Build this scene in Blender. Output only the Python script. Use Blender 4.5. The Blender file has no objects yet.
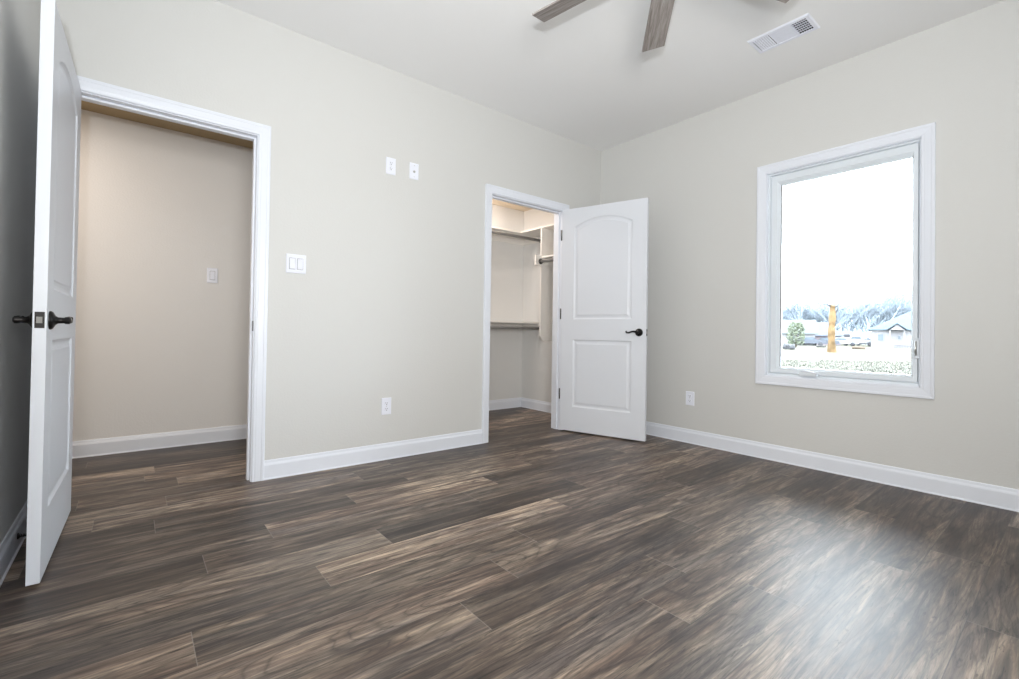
import bpy, bmesh, math, random
from mathutils import Vector, Matrix

random.seed(7)
SC = bpy.context.scene
COL = SC.collection
PI = math.pi

# ------------------------------------------------------------------ camera
CAM = Vector((-3.641, -3.082, 0.8975))
FW = Vector((0.62836626, 0.77783613, 0.01126016))
RT = Vector((0.77768568, -0.62846654, 0.01532273))
UP = Vector((-0.0189952, 0.0008714, 0.9998192))
FPX, PPY = 466.3, 327.564
cd = bpy.data.cameras.new('camera')
cam = bpy.data.objects.new('camera', cd)
COL.objects.link(cam)
m = Matrix((RT, UP, -FW)).transposed().to_4x4()
m.translation = CAM
cam.matrix_world = m
cd.sensor_fit = 'HORIZONTAL'
cd.sensor_width = 36.0
cd.lens = 36.0 * FPX / 1019.0
cd.shift_y = -(339.5 - PPY) / 1019.0
cd.clip_start = 0.02
cd.clip_end = 2000
SC.camera = cam

# ------------------------------------------------------------------ world, flash, exposure
w = bpy.data.worlds.new('sky')
SC.world = w
w.use_nodes = True
bg = w.node_tree.nodes['Background']
bg.inputs['Color'].default_value = (0.82, 0.915, 1.0, 1)
bg.inputs['Strength'].default_value = 9.5

def flash_light():
    d = bpy.data.lights.new('camera_flash', 'SPOT')     # the photographer's on-camera flash
    d.energy = 98
    d.color = (0.90, 0.95, 1.0)
    d.shadow_soft_size = 0.03
    d.spot_size = 2.9
    d.spot_blend = 1.0
    o = bpy.data.objects.new('camera_flash', d)
    COL.objects.link(o)
    o.location = (-3.75, -3.18, 1.12)
    o.rotation_euler = Vector((0.52, 0.56, 1.3)).to_track_quat('-Z', 'Y').to_euler()
flash_light()

def fill_spot():
    d = bpy.data.lights.new('fill_spot', 'SPOT')     # soft fill added behind the camera, aimed level into the room, no visible source
    d.energy = 154
    d.color = (1.0, 0.975, 0.93)
    d.shadow_soft_size = 0.36
    d.spot_size = math.radians(135)
    d.spot_blend = 1.0
    o = bpy.data.objects.new('fill_spot', d)
    COL.objects.link(o)
    o.location = (-3.60, -3.58, 1.25)
    o.rotation_euler = Vector((0.64, 0.78, 0.02)).to_track_quat('-Z', 'Y').to_euler()
fill_spot()

vs = SC.view_settings
vs.view_transform = 'Standard'
vs.look = 'None'
vs.gamma = 1
vs.use_curve_mapping = False
vs.exposure = 0.93
SC.cycles.max_bounces = 16
SC.cycles.diffuse_bounces = 10
SC.cycles.glossy_bounces = 4
SC.cycles.transparent_max_bounces = 16
SC.cycles.sample_clamp_indirect = 6

# ------------------------------------------------------------------ materials
def srgb(r, g, b):
    f = lambda c: (c / 255 / 12.92) if c / 255 <= 0.04045 else ((c / 255 + 0.055) / 1.055) ** 2.4
    return (f(r), f(g), f(b), 1)

class NT:
    def __init__(s, name):
        s.m = bpy.data.materials.new(name)
        s.m.use_nodes = True
        s.t = s.m.node_tree
        s.b = s.t.nodes['Principled BSDF']
    def n(s, typ, **kw):
        x = s.t.nodes.new(typ)
        for k, v in kw.items():
            if k.startswith('i_'):
                x.inputs[k[2:].replace('_', ' ')].default_value = v
            else:
                setattr(x, k, v)
        return x
    def l(s, a, b):
        s.t.links.new(a, b)
    def math(s, op, a, b=None, c=None):
        x = s.n('ShaderNodeMath', operation=op)
        for i, v in enumerate((a, b, c)):
            if v is None: continue
            if isinstance(v, (int, float)): x.inputs[i].default_value = v
            else: s.l(v, x.inputs[i])
        return x.outputs[0]
    def mix(s, fac, a, b, blend='MIX'):
        x = s.n('ShaderNodeMix', data_type='RGBA', blend_type=blend)
        for sock, v in ((x.inputs[0], fac), (x.inputs[6], a), (x.inputs[7], b)):
            if isinstance(v, (int, float, tuple)): sock.default_value = v
            else: s.l(v, sock)
        return x.outputs[2]
    def ramp(s, fac, stops):
        x = s.n('ShaderNodeValToRGB')
        e = x.color_ramp.elements
        while len(e) < len(stops): e.new(0.5)
        for el, (p, c) in zip(e, stops):
            el.position = p
            el.color = c
        s.l(fac, x.inputs[0])
        return x.outputs[0]

def plain(name, col, rough=0.5, metal=0.0, spec=0.5, bump=0.0, bscale=100, var=0.0, vscale=6):
    t = NT(name)
    t.b.inputs['Base Color'].default_value = col
    t.b.inputs['Roughness'].default_value = rough
    t.b.inputs['Metallic'].default_value = metal
    t.b.inputs['Specular IOR Level'].default_value = spec
    co = t.n('ShaderNodeTexCoord').outputs['Object']
    if bump:
        nz = t.n('ShaderNodeTexNoise')
        nz.inputs['Scale'].default_value = bscale
        nz.inputs['Detail'].default_value = 3
        t.l(co, nz.inputs['Vector'])
        bp = t.n('ShaderNodeBump')
        bp.inputs['Strength'].default_value = bump
        bp.inputs['Distance'].default_value = 0.002
        t.l(nz.outputs['Fac'], bp.inputs['Height'])
        t.l(bp.outputs[0], t.b.inputs['Normal'])
    if var:
        nz = t.n('ShaderNodeTexNoise')
        nz.inputs['Scale'].default_value = vscale
        nz.inputs['Detail'].default_value = 4
        t.l(co, nz.inputs['Vector'])
        a = tuple(c * (1 - var) for c in col[:3]) + (1,)
        b = tuple(min(1, c * (1 + var)) for c in col[:3]) + (1,)
        t.l(t.ramp(nz.outputs['Fac'], [(0.3, a), (0.7, b)]), t.b.inputs['Base Color'])
    return t.m

M = {}
M['wall'] = plain('greige_wall_paint', (0.625, 0.624, 0.609, 1), 0.6, bump=0.4, bscale=90)
M['hall_ceiling'] = plain('dimmed_hall_ceiling', (0.40, 0.30, 0.175, 1), 0.8, bump=0.15, bscale=140)  # hall's dimness and warm bounced light put into the ceiling colour
M['hall_wall'] = plain('pinkish_greige_hall_brightened', (0.75, 0.735, 0.72, 1), 0.6, bump=0.5, bscale=95)  # pinkish greige, raised in tone to offset the weak hall light
M['closet_wall'] = plain('pale_closet_wall_paint', (0.70, 0.70, 0.692, 1), 0.6, bump=0.5, bscale=95)
M['closet_ceiling'] = plain('lamp_tinted_closet_ceiling', (0.70, 0.61, 0.49, 1), 0.8, bump=0.15, bscale=140)  # warm tint of the closet lamp put into the ceiling colour
M['ceiling'] = plain('ceiling_paint', (0.84, 0.84, 0.84, 1), 0.8, bump=0.15, bscale=140)
M['trim'] = plain('white_trim_paint', (0.755, 0.785, 0.85, 1), 0.32, bump=0.0)
M['door'] = plain('white_door_paint', (0.71, 0.735, 0.785, 1), 0.38, bump=0.06, bscale=90)
M['vinyl'] = plain('white_vinyl', (0.72, 0.765, 0.81, 1), 0.35, bump=0.02, bscale=40)
M['plate'] = plain('white_plastic_plate', (0.80, 0.82, 0.90, 1), 0.3, bump=0.02, bscale=40)
M['slot'] = plain('dark_slot', (0.12, 0.12, 0.13, 1), 0.6, var=0.1)
M['bronze'] = plain('oil_rubbed_bronze', (0.018, 0.016, 0.016, 1), 0.28, metal=0.7, bump=0.05, bscale=80)
M['hinge'] = plain('dark_hinge_metal', (0.12, 0.115, 0.11, 1), 0.4, metal=0.8, bump=0.05, bscale=80)
M['steel'] = plain('brushed_nickel', (0.55, 0.54, 0.52, 1), 0.3, metal=0.9, bump=0.05, bscale=120)
M['rod'] = plain('dull_closet_rod', (0.33, 0.33, 0.33, 1), 0.4, metal=0.6, bump=0.05, bscale=120)
M['shelf'] = plain('shelf_board_paint', (0.76, 0.74, 0.71, 1), 0.5, bump=0.05, bscale=60)
M['gasket'] = plain('grey_gasket', (0.25, 0.25, 0.25, 1), 0.7, var=0.1)
M['duct'] = plain('dark_duct', (0.05, 0.05, 0.055, 1), 0.8, var=0.1)
M['fan_metal'] = plain('fan_metal', (0.10, 0.095, 0.09, 1), 0.4, metal=0.7, bump=0.05, bscale=80)

def glass_mat():
    t = NT('window_glass')
    t.t.nodes.remove(t.b)
    out = t.t.nodes['Material Output']
    tr = t.n('ShaderNodeBsdfTransparent')
    tr.inputs[0].default_value = (0.97, 0.98, 0.98, 1)
    gl = t.n('ShaderNodeBsdfGlossy')
    gl.inputs['Roughness'].default_value = 0.02
    fr = t.n('ShaderNodeFresnel')
    fr.inputs[0].default_value = 1.45
    mx = t.n('ShaderNodeMixShader')
    t.l(fr.outputs[0], mx.inputs[0])
    t.l(tr.outputs[0], mx.inputs[1])
    t.l(gl.outputs[0], mx.inputs[2])
    t.l(mx.outputs[0], out.inputs['Surface'])
    return t.m
M['glass'] = glass_mat()

def emit_mat(name, col, s):
    t = NT(name)
    t.b.inputs['Base Color'].default_value = (0.8, 0.8, 0.8, 1)
    t.b.inputs['Emission Color'].default_value = col
    t.b.inputs['Emission Strength'].default_value = s
    return t.m

def floor_mat():
    t = NT('vinyl_plank_floor')
    uv = t.n('ShaderNodeUVMap', uv_map='plank').outputs[0]      # metres inside each plank
    rnd = t.n('ShaderNodeAttribute', attribute_name='plank_rnd')
    rs = t.n('ShaderNodeSeparateColor')
    t.l(rnd.outputs['Color'], rs.inputs[0])
    r1, r2, r3 = rs.outputs
    geo = t.n('ShaderNodeNewGeometry').outputs['Position']
    sep = t.n('ShaderNodeSeparateXYZ')
    t.l(geo, sep.inputs[0])
    def coords(sx, sy, amp):
        cb = t.n('ShaderNodeCombineXYZ')
        t.l(t.math('ADD', t.math('MULTIPLY', sep.outputs[0], sx), t.math('MULTIPLY', r1, 37.0)), cb.inputs[0])
        t.l(t.math('ADD', t.math('MULTIPLY', sep.outputs[1], sy), t.math('MULTIPLY', r2, 53.0)), cb.inputs[1])
        t.l(t.math('MULTIPLY', r3, amp), cb.inputs[2])
        return cb.outputs[0]
    def noise(sx, sy, detail=4, rough=0.6, dist=0.0):
        nz = t.n('ShaderNodeTexNoise')
        nz.inputs['Scale'].default_value = 1.0
        nz.inputs['Detail'].default_value = detail
        nz.inputs['Roughness'].default_value = rough
        nz.inputs['Distortion'].default_value = dist
        t.l(coords(sx, sy, 9.0), nz.inputs['Vector'])
        return nz.outputs['Fac']
    big = noise(1.5, 13, 4, 0.6, 1.0)
    mid = noise(3.4, 42, 6, 0.72, 0.9)
    fine = noise(9, 150, 3, 0.7, 0.3)
    fleck = noise(13, 105, 3, 0.65, 0.8)
    tone = noise(1.0, 7, 2, 0.5, 0.8)
    ring = noise(0.8, 6.5, 2, 0.45, 0.5)
    vein = noise(1.6, 26, 3, 0.6, 1.2)
    # base colour from the broad bands
    c = t.ramp(big, [(0.34, FLOOR_COLS[0]), (0.45, FLOOR_COLS[1]), (0.54, FLOOR_COLS[2]), (0.66, FLOOR_COLS[3])])
    blue = t.ramp(tone, [(0.50, (0, 0, 0, 1)), (0.64, (1, 1, 1, 1))])
    c = t.mix(t.math('MULTIPLY', blue, 0.42), c, FLOOR_COLS[4])
    # streaks
    st = t.ramp(mid, [(0.38, (0.52, 0.50, 0.49, 1)), (0.455, (0.88, 0.87, 0.87, 1)), (0.54, (1.05, 1.05, 1.04, 1)), (0.62, (1.55, 1.52, 1.47, 1))])
    c = t.mix(1.0, c, st, 'MULTIPLY')
    fn = t.ramp(fine, [(0.36, (0.72, 0.71, 0.70, 1)), (0.5, (1, 1, 1, 1)), (0.64, (1.25, 1.25, 1.24, 1))])
    c = t.mix(1.0, c, fn, 'MULTIPLY')
    # growth lines: contours of a stretched noise
    rg_ = t.math('PINGPONG', t.math('MULTIPLY', ring, 17.0), 0.5)
    rr = t.ramp(rg_, [(0.0, (0.42, 0.40, 0.39, 1)), (0.14, (0.95, 0.95, 0.95, 1)), (0.5, (1.15, 1.15, 1.13, 1))])
    c = t.mix(0.75, c, rr, 'MULTIPLY')
    # thin dark cracks
    vv = t.math('ABSOLUTE', t.math('SUBTRACT', vein, 0.47))
    hr = t.ramp(vv, [(0.005, (0.15, 0.14, 0.14, 1)), (0.018, (1, 1, 1, 1))])
    c = t.mix(t.math('MULTIPLY', t.ramp(mid, [(0.40, (1, 1, 1, 1)), (0.56, (0, 0, 0, 1))]), 0.85), c, t.mix(1.0, c, hr, 'MULTIPLY'))
    fk = t.ramp(fleck, [(0.30, (0.30, 0.28, 0.27, 1)), (0.37, (1, 1, 1, 1)), (0.66, (1, 1, 1, 1)), (0.74, (1.35, 1.34, 1.32, 1))])
    c = t.mix(0.9, c, fk, 'MULTIPLY')
    # each plank a little lighter or darker
    pl = t.ramp(r3, [(0.0, (0.46, 0.42, 0.40, 1)), (0.4, (0.90, 0.87, 0.84, 1)), (0.8, (1.55, 1.51, 1.46, 1)), (1.0, (2.4, 2.32, 2.18, 1))])
    c = t.mix(1.0, c, pl, 'MULTIPLY')
    # seams: thin line round each plank
    us = t.n('ShaderNodeSeparateXYZ')
    t.l(uv, us.inputs[0])
    du = t.math('MINIMUM', us.outputs[0], t.math('SUBTRACT', 1.22, us.outputs[0]))
    dv = t.math('MINIMUM', us.outputs[1], t.math('SUBTRACT', 0.1778, us.outputs[1]))
    seam_v = t.math('LESS_THAN', dv, 0.0012)
    seam_u = t.math('LESS_THAN', du, 0.0013)
    c = t.mix(t.math('MULTIPLY', seam_v, 0.75), c, (0.035, 0.03, 0.028, 1))
    c = t.mix(t.math('MULTIPLY', seam_u, 0.5), c, (0.24, 0.22, 0.20, 1))
    c = t.mix(1.0, c, (1.02, 1.0, 0.965, 1), 'MULTIPLY')
    t.l(c, t.b.inputs['Base Color'])
    rg = t.math('ADD', 0.37, t.math('MULTIPLY', fine, 0.16))
    t.l(rg, t.b.inputs['Roughness'])
    t.b.inputs['Specular IOR Level'].default_value = 0.5
    t.b.inputs['IOR'].default_value = 1.62
    bp = t.n('ShaderNodeBump')
    bp.inputs['Strength'].default_value = 0.10
    bp.inputs['Distance'].default_value = 0.0012
    h = t.math('ADD', fine, t.math('MULTIPLY', mid, 0.6))
    h = t.math('SUBTRACT', h, t.math('MULTIPLY', t.math('MAXIMUM', seam_v, seam_u), 0.8))
    t.l(h, bp.inputs['Height'])
    t.l(bp.outputs[0], t.b.inputs['Normal'])
    return t.m
FLOOR_COLS = [(0.046, 0.032, 0.026, 1), (0.083, 0.061, 0.050, 1), (0.136, 0.108, 0.088, 1), (0.214, 0.177, 0.144, 1), (0.097, 0.092, 0.095, 1)]
M['floor'] = floor_mat()

def blade_mat():
    t = NT('weathered_blade_wood')
    co = t.n('ShaderNodeTexCoord').outputs['Object']
    mp = t.n('ShaderNodeMapping')
    mp.inputs['Scale'].default_value = (5, 75, 5)
    t.l(co, mp.inputs[0])
    nz = t.n('ShaderNodeTexNoise')
    nz.inputs['Scale'].default_value = 1
    nz.inputs['Detail'].default_value = 6
    nz.inputs['Roughness'].default_value = 0.7
    nz.inputs['Distortion'].default_value = 0.8
    t.l(mp.outputs[0], nz.inputs['Vector'])
    c = t.ramp(nz.outputs['Fac'], [(0.28, (0.11, 0.09, 0.082, 1)), (0.45, (0.235, 0.205, 0.19, 1)), (0.6, (0.33, 0.30, 0.285, 1)), (0.75, (0.46, 0.43, 0.41, 1))])
    t.l(c, t.b.inputs['Base Color'])
    t.b.inputs['Roughness'].default_value = 0.6
    return t.m
M['blade'] = blade_mat()

# outdoors
M['lawn'] = plain('pale_dry_lawn', (0.0960, 0.0912, 0.0744, 1), 1.0, spec=0.0, var=0.10, vscale=0.25)
M['drygrass'] = plain('dry_grey_grass', (0.1237, 0.1222, 0.1065, 1), 1.0, spec=0.0, var=0.3, vscale=0.8)
M['bark_haze'] = plain('haze_tinted_bark', (0.2430, 0.2754, 0.3119, 1), 1.0, spec=0.0, var=0.25, vscale=0.3)  # pale bluish haze of the far treeline put into the bark colour
M['orange_wood'] = plain('stripped_orange_wood', (0.1200, 0.0780, 0.0396, 1), 0.9, spec=0.1, var=0.5, vscale=1.6)
M['stub_wood'] = plain('dark_branch_wood', (0.0540, 0.0510, 0.0510, 1), 0.9, spec=0.1, var=0.2)
M['evergreen'] = plain('evergreen_needles', (0.1122, 0.1254, 0.0891, 1), 1.0, spec=0.0, var=0.4, vscale=4)
M['stone'] = plain('dark_stone', (0.0420, 0.0420, 0.0450, 1), 0.9, var=0.3, vscale=3)
M['blue_roof'] = plain('blue_grey_shingles', (0.0750, 0.0930, 0.1080, 1), 0.95, spec=0.0, var=0.1, vscale=3)
M['pale_roof'] = plain('pale_metal_roof', (0.0864, 0.0929, 0.0929, 1), 0.9, spec=0.0, var=0.06, vscale=1)
M['slate_roof'] = plain('slate_blue_roof', (0.0810, 0.0870, 0.1020, 1), 0.95, spec=0.0, var=0.1, vscale=3)
M['white_siding'] = plain('white_siding', (0.1863, 0.1808, 0.1863, 1), 0.8, spec=0.1, var=0.04)
M['mauve_siding'] = plain('mauve_brick', (0.1728, 0.1440, 0.1620, 1), 0.9, spec=0.0, var=0.15, vscale=5)
M['tan_panel'] = plain('tan_panel', (0.1800, 0.1320, 0.0960, 1), 0.9, spec=0.0, var=0.1)
M['out_glass'] = plain('outdoor_window_glass', (0.0600, 0.0780, 0.0960, 1), 0.2, var=0.1)
M['car_white'] = plain('white_car_paint', (0.2520, 0.2520, 0.2580, 1), 0.4, var=0.03)
M['car_dark'] = plain('dark_car_paint', (0.0450, 0.0510, 0.0660, 1), 0.4, var=0.05)
M['tyre'] = plain('tyre_rubber', (0.0360, 0.0360, 0.0420, 1), 0.8, var=0.1)
M['log'] = plain('brown_log', (0.0780, 0.0570, 0.0390, 1), 0.9, var=0.3, vscale=3)

# ------------------------------------------------------------------ geometry helpers
def link(name, bm, mat, parent=None, smooth=False, matrix=None):
    me = bpy.data.meshes.new(name)
    bmesh.ops.recalc_face_normals(bm, faces=bm.faces)
    if smooth:
        for f in bm.faces: f.smooth = True
    bm.to_mesh(me)
    bm.free()
    for mt in (mat if isinstance(mat, (list, tuple)) else [mat]):
        me.materials.append(mt)
    if smooth:
        try: me.set_sharp_from_angle(angle=math.radians(40))
        except Exception: pass
    o = bpy.data.objects.new(name, me)
    COL.objects.link(o)
    if parent: o.parent = parent
    if matrix is not None: o.matrix_local = matrix
    return o

def box(bm, x0, x1, y0, y1, z0, z1, bev=0.0, mi=0):
    b2 = bmesh.new()
    bmesh.ops.create_cube(b2, size=1)
    for v in b2.verts:
        v.co = Vector(((x0 + x1) / 2 + v.co.x * (x1 - x0), (y0 + y1) / 2 + v.co.y * (y1 - y0), (z0 + z1) / 2 + v.co.z * (z1 - z0)))
    if bev:
        bmesh.ops.bevel(b2, geom=b2.edges[:], offset=bev, segments=2, affect='EDGES', profile=0.6)
    merge(bm, b2, mi)

def merge(bm, b2, mi=0):
    mp = {}
    for v in b2.verts: mp[v] = bm.verts.new(v.co)
    for f in b2.faces:
        try:
            nf = bm.faces.new([mp[v] for v in f.verts])
            nf.material_index = mi
            nf.smooth = f.smooth
        except ValueError: pass
    b2.free()

def prism(bm, pts, axis, a, b, mi=0):
    """extrude a 2-D polygon along an axis ('x','y','z') from a to b"""
    def P(p, t):
        return Vector({'x': (t, p[0], p[1]), 'y': (p[0], t, p[1]), 'z': (p[0], p[1], t)}[axis])
    A = [bm.verts.new(P(p, a)) for p in pts]
    B = [bm.verts.new(P(p, b)) for p in pts]
    n = len(pts)
    fs = [bm.faces.new(A), bm.faces.new(B[::-1])]
    for i in range(n):
        fs.append(bm.faces.new((A[i], A[(i + 1) % n], B[(i + 1) % n], B[i])))
    for f in fs: f.material_index = mi

def tube(bm, pts, rad, seg=10, caps=True, mi=0):
    pts = [Vector(p) for p in pts]
    if isinstance(rad, (int, float)): rad = [rad] * len(pts)
    rings = []
    prev = None
    for i, p in enumerate(pts):
        t = (pts[min(i + 1, len(pts) - 1)] - pts[max(i - 1, 0)]).normalized()
        if prev is None:
            u = t.orthogonal().normalized()
        else:
            u = (prev - t * prev.dot(t)).normalized()
        prev = u
        v = t.cross(u)
        rings.append([bm.verts.new(p + (u * math.cos(2 * PI * k / seg) + v * math.sin(2 * PI * k / seg)) * rad[i]) for k in range(seg)])
    for a, b in zip(rings, rings[1:]):
        for k in range(seg):
            f = bm.faces.new((a[k], a[(k + 1) % seg], b[(k + 1) % seg], b[k]))
            f.material_index = mi
            f.smooth = True
    if caps:
        bm.faces.new(rings[0][::-1]).material_index = mi
        bm.faces.new(rings[-1]).material_index = mi

def lathe(bm, prof, seg=24, M4=Matrix(), mi=0):
    """prof: list of (radius, height) about local z"""
    rings = []
    for r, h in prof:
        if r < 1e-6: rings.append([bm.verts.new(M4 @ Vector((0, 0, h)))])
        else: rings.append([bm.verts.new(M4 @ Vector((r * math.cos(2 * PI * k / seg), r * math.sin(2 * PI * k / seg), h))) for k in range(seg)])
    for a, b in zip(rings, rings[1:]):
        for k in range(seg):
            k2 = (k + 1) % seg
            if len(a) == 1 and len(b) == 1: continue
            if len(a) == 1: f = bm.faces.new((a[0], b[k2], b[k]))
            elif len(b) == 1: f = bm.faces.new((a[k], a[k2], b[0]))
            else: f = bm.faces.new((a[k], a[k2], b[k2], b[k]))
            f.material_index = mi
            f.smooth = True

def struct(o):
    o['kind'] = 'structure'
    return o

def thing(o, label, cat, group=None):
    o['label'] = label
    o['category'] = cat
    if group: o['group'] = group
    return o

def empty(name, loc=(0, 0, 0), rz=0.0):
    o = bpy.data.objects.new(name, None)
    COL.objects.link(o)
    o.location = loc
    o.rotation_euler = (0, 0, rz)
    o.empty_display_size = 0.1
    return o

def copy_tree(o, parent=None):
    c = o.copy()
    COL.objects.link(c)
    if parent:
        c.parent = parent
        c.matrix_parent_inverse = o.matrix_parent_inverse.copy()
    for ch in list(o.children): copy_tree(ch, c)
    return c

# ------------------------------------------------------------------ room shell
XL, YN, H = -3.995, -4.06, 2.74           # left wall, near wall, ceiling
HY = 1.25                                  # far wall of hall and closet
HC = 2.385                                 # hall / closet ceiling
WT = 0.114                                 # partition thickness
D1 = (-3.898, -3.088)                      # clear opening of the hall doorway
D2 = (-1.357, -0.530)                      # clear opening of the closet doorway
DH = 2.040
JT = 0.018
CRX = 0.06                                 # closet right wall face
XH = -5.6                                  # far left end of the hall

def floor():
    rnd = random.Random(11)
    bm = bmesh.new()
    uvl = bm.loops.layers.uv.new('plank')
    cl = bm.loops.layers.float_color.new('plank_rnd')
    PW, PL = 0.1778, 1.22
    y_top = -0.175 + PW * 9
    rows = int((y_top - YN) / PW) + 2
    # joint positions read from the floor, by the far edge of the row
    known = {-0.353: -3.547, -0.531: -2.72, -0.708: -3.153, -0.886: -3.41, -1.064: -2.77, -1.242: -3.084, -1.42: -3.49, -1.597: -2.525, -1.775: -2.78,
             -1.953: -1.997, -2.131: -2.273, -2.309: -1.89, -2.486: -1.30, -2.664: -2.20, -2.842: -1.55}
    light = {(-0.353, -3.547): 0.25, (-0.708, -3.153): 0.92, (-0.708, -1.933): 0.2, (-0.886, -2.19): 0.3, (-0.886, -3.41): 0.45, (-1.064, -2.77): 0.03, (-1.064, -3.99): 0.62,
             (-1.242, -3.084): 0.86, (-1.242, -4.304): 0.3, (-1.242, -1.864): 0.5, (-1.42, -3.49): 0.4, (-1.42, -2.27): 0.28, (-1.597, -3.745): 0.72, (-1.597, -2.525): 0.45,
             (-1.775, -2.78): 0.06, (-1.775, -4.0): 0.5, (-1.953, -3.217): 0.3, (-1.953, -1.997): 0.5, (-2.131, -2.273): 0.55, (-2.131, -3.493): 0.5, (-2.309, -1.89): 0.6, (-2.309, -3.11): 0.4, (-2.842, -1.55): 0.3, (-2.842, -2.77): 0.5, (-2.664, -2.2): 0.42, (-2.664, -0.98): 0.22, (-2.486, -1.3): 0.3, (-2.486, -2.52): 0.55}
    for r in range(rows):
        y1 = y_top - r * PW
        y0 = y1 - PW
        x0 = rnd.uniform(0, PL)
        key = None
        for k, v in known.items():
            if abs(k - y1) < 0.05: x0, key = v, k
        i0 = int(math.floor((XH - 0.1 - x0) / PL))
        x = x0 + i0 * PL
        while x < 0.25:
            tone = rnd.random() ** 1.15 * 0.93
            if key is not None:
                for (kk, kx), tv in light.items():
                    if kk == key and abs(kx - x) < 0.05: tone = tv
            a, b = rnd.random(), rnd.random()
            xa, xb = max(x, XH - 0.1), min(x + PL, 0.12)
            ya, yb = max(y0, YN - 0.05), min(y1, HY + 0.05)
            if xb - xa > 0.001 and yb - ya > 0.001:
                vs_ = [bm.verts.new((X, Y, 0)) for X, Y in ((xa, ya), (xb, ya), (xb, yb), (xa, yb))]
                f = bm.faces.new(vs_)
                for lp in f.loops:
                    lp[uvl].uv = (lp.vert.co.x - x, lp.vert.co.y - y0)
                    lp[cl] = (a, b, tone, 1)
            x += PL
    me = bpy.data.meshes.new('floor')
    bm.normal_update()
    for f in bm.faces:
        if f.normal.z < 0: f.normal_flip()
    bm.to_mesh(me)
    bm.free()
    me.materials.append(M['floor'])
    o = bpy.data.objects.new('floor', me)
    COL.objects.link(o)
    struct(o)
    bm = bmesh.new()
    box(bm, XH - 0.1, 0.14, YN - 0.1, HY + 0.1, -0.25, -0.002)
    struct(link('floor_slab', bm, M['slot']))         # slab under the planks
floor()

# ceilings
bm = bmesh.new(); box(bm, XL - 0.1, 0.14, YN - 0.1, 0.0, H, H + 0.12); struct(link('ceiling', bm, M['ceiling']))
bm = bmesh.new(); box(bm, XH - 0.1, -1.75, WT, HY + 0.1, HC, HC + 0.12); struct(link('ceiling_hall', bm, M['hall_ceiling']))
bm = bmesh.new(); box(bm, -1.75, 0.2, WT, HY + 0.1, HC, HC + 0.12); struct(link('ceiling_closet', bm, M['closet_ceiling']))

# walls
bm = bmesh.new()
for x0, x1, z0, z1 in ((XH - 0.1, D1[0] - JT, 0, H + 0.12), (D1[0] - JT, D1[1] + JT, DH + JT, H + 0.12), (D1[1] + JT, D2[0] - JT, 0, H + 0.12),
                       (D2[0] - JT, D2[1] + JT, DH + JT, H + 0.12), (D2[1] + JT, 0.14, 0, H + 0.12)):
    box(bm, x0, x1, 0, WT, z0, z1)
struct(link('wall_back', bm, M['wall']))

WY0, WY1, WZ0, WZ1 = -2.462, -1.590, 0.612, 2.104       # window opening inside its casing
bm = bmesh.new()
box(bm, 0, 0.14, YN - 0.1, WY0 - 0.012, 0, H + 0.12)
box(bm, 0, 0.14, WY1 + 0.012, 0.0, 0, H + 0.12)
box(bm, 0, 0.14, WY0 - 0.012, WY1 + 0.012, 0, WZ0 - 0.012)
box(bm, 0, 0.14, WY0 - 0.012, WY1 + 0.012, WZ1 + 0.012, H + 0.12)
struct(link('wall_right', bm, M['wall']))
bm = bmesh.new(); box(bm, XL - 0.1, XL, YN - 0.1, 0.0, 0, H + 0.12); struct(link('wall_left', bm, M['wall']))
bm = bmesh.new(); box(bm, XL - 0.1, 0.14, YN - 0.1, YN, 0, H + 0.12); struct(link('wall_near', bm, M['wall']))
bm = bmesh.new(); box(bm, XH - 0.1, -1.80, HY, HY + 0.1, 0, HC + 0.12); struct(link('wall_hall', bm, M['hall_wall']))
bm = bmesh.new(); box(bm, -1.80, 0.2, HY, HY + 0.1, 0, HC + 0.12); struct(link('wall_closet_back', bm, M['closet_wall']))
bm = bmesh.new(); box(bm, XH - 0.1, XH, WT, HY, 0, HC); struct(link('wall_hall_end', bm, M['wall']))
bm = bmesh.new(); box(bm, -1.86, -1.75, WT, HY, 0, HC); struct(link('wall_closet_left', bm, M['closet_wall']))
bm = bmesh.new(); box(bm, CRX, 0.2, WT, HY, 0, HC); struct(link('wall_closet_right', bm, M['closet_wall']))

# baseboards
BH, BT = 0.114, 0.014
def base_profile():
    return [(0, 0), (BT + 0.004, 0), (BT + 0.004, 0.004), (BT, 0.010), (BT, 0.084), (BT - 0.002, 0.090), (BT - 0.006, 0.098), (BT - 0.008, 0.110), (BT - 0.010, BH), (0, BH)]
def baseboard(name, p0, p1, nrm):
    """runs p0->p1 along a wall, sticking out along nrm"""
    bm = bmesh.new()
    p0, p1, nrm = Vector((*p0, 0)), Vector((*p1, 0)), Vector((*nrm, 0))
    A = [bm.verts.new(p0 + nrm * d + Vector((0, 0, z))) for d, z in base_profile()]
    B = [bm.verts.new(p1 + nrm * d + Vector((0, 0, z))) for d, z in base_profile()]
    n = len(A)
    bm.faces.new(A); bm.faces.new(B[::-1])
    for i in range(n): bm.faces.new((A[i], A[(i + 1) % n], B[(i + 1) % n], B[i]))
    return struct(link(name, bm, M['trim']))
CW = 0.064                                  # casing width
baseboard('baseboard_back', (D1[1] + 0.005 + CW, 0), (D2[0] - 0.005 - CW, 0), (0, -1))
baseboard('baseboard_back_corner', (D2[1] + 0.005 + CW, 0), (0, 0), (0, -1))
baseboard('baseboard_right', (0, -BT), (0, YN), (-1, 0))
baseboard('baseboard_left', (XL, -0.02), (XL, YN), (1, 0))
baseboard('baseboard_near', (XL + BT, YN), (-BT, YN), (0, 1))
baseboard('baseboard_hall', (XH, HY), (-1.86, HY), (0, -1))
baseboard('baseboard_closet_back', (-1.75, HY), (CRX, HY), (0, -1))
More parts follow.
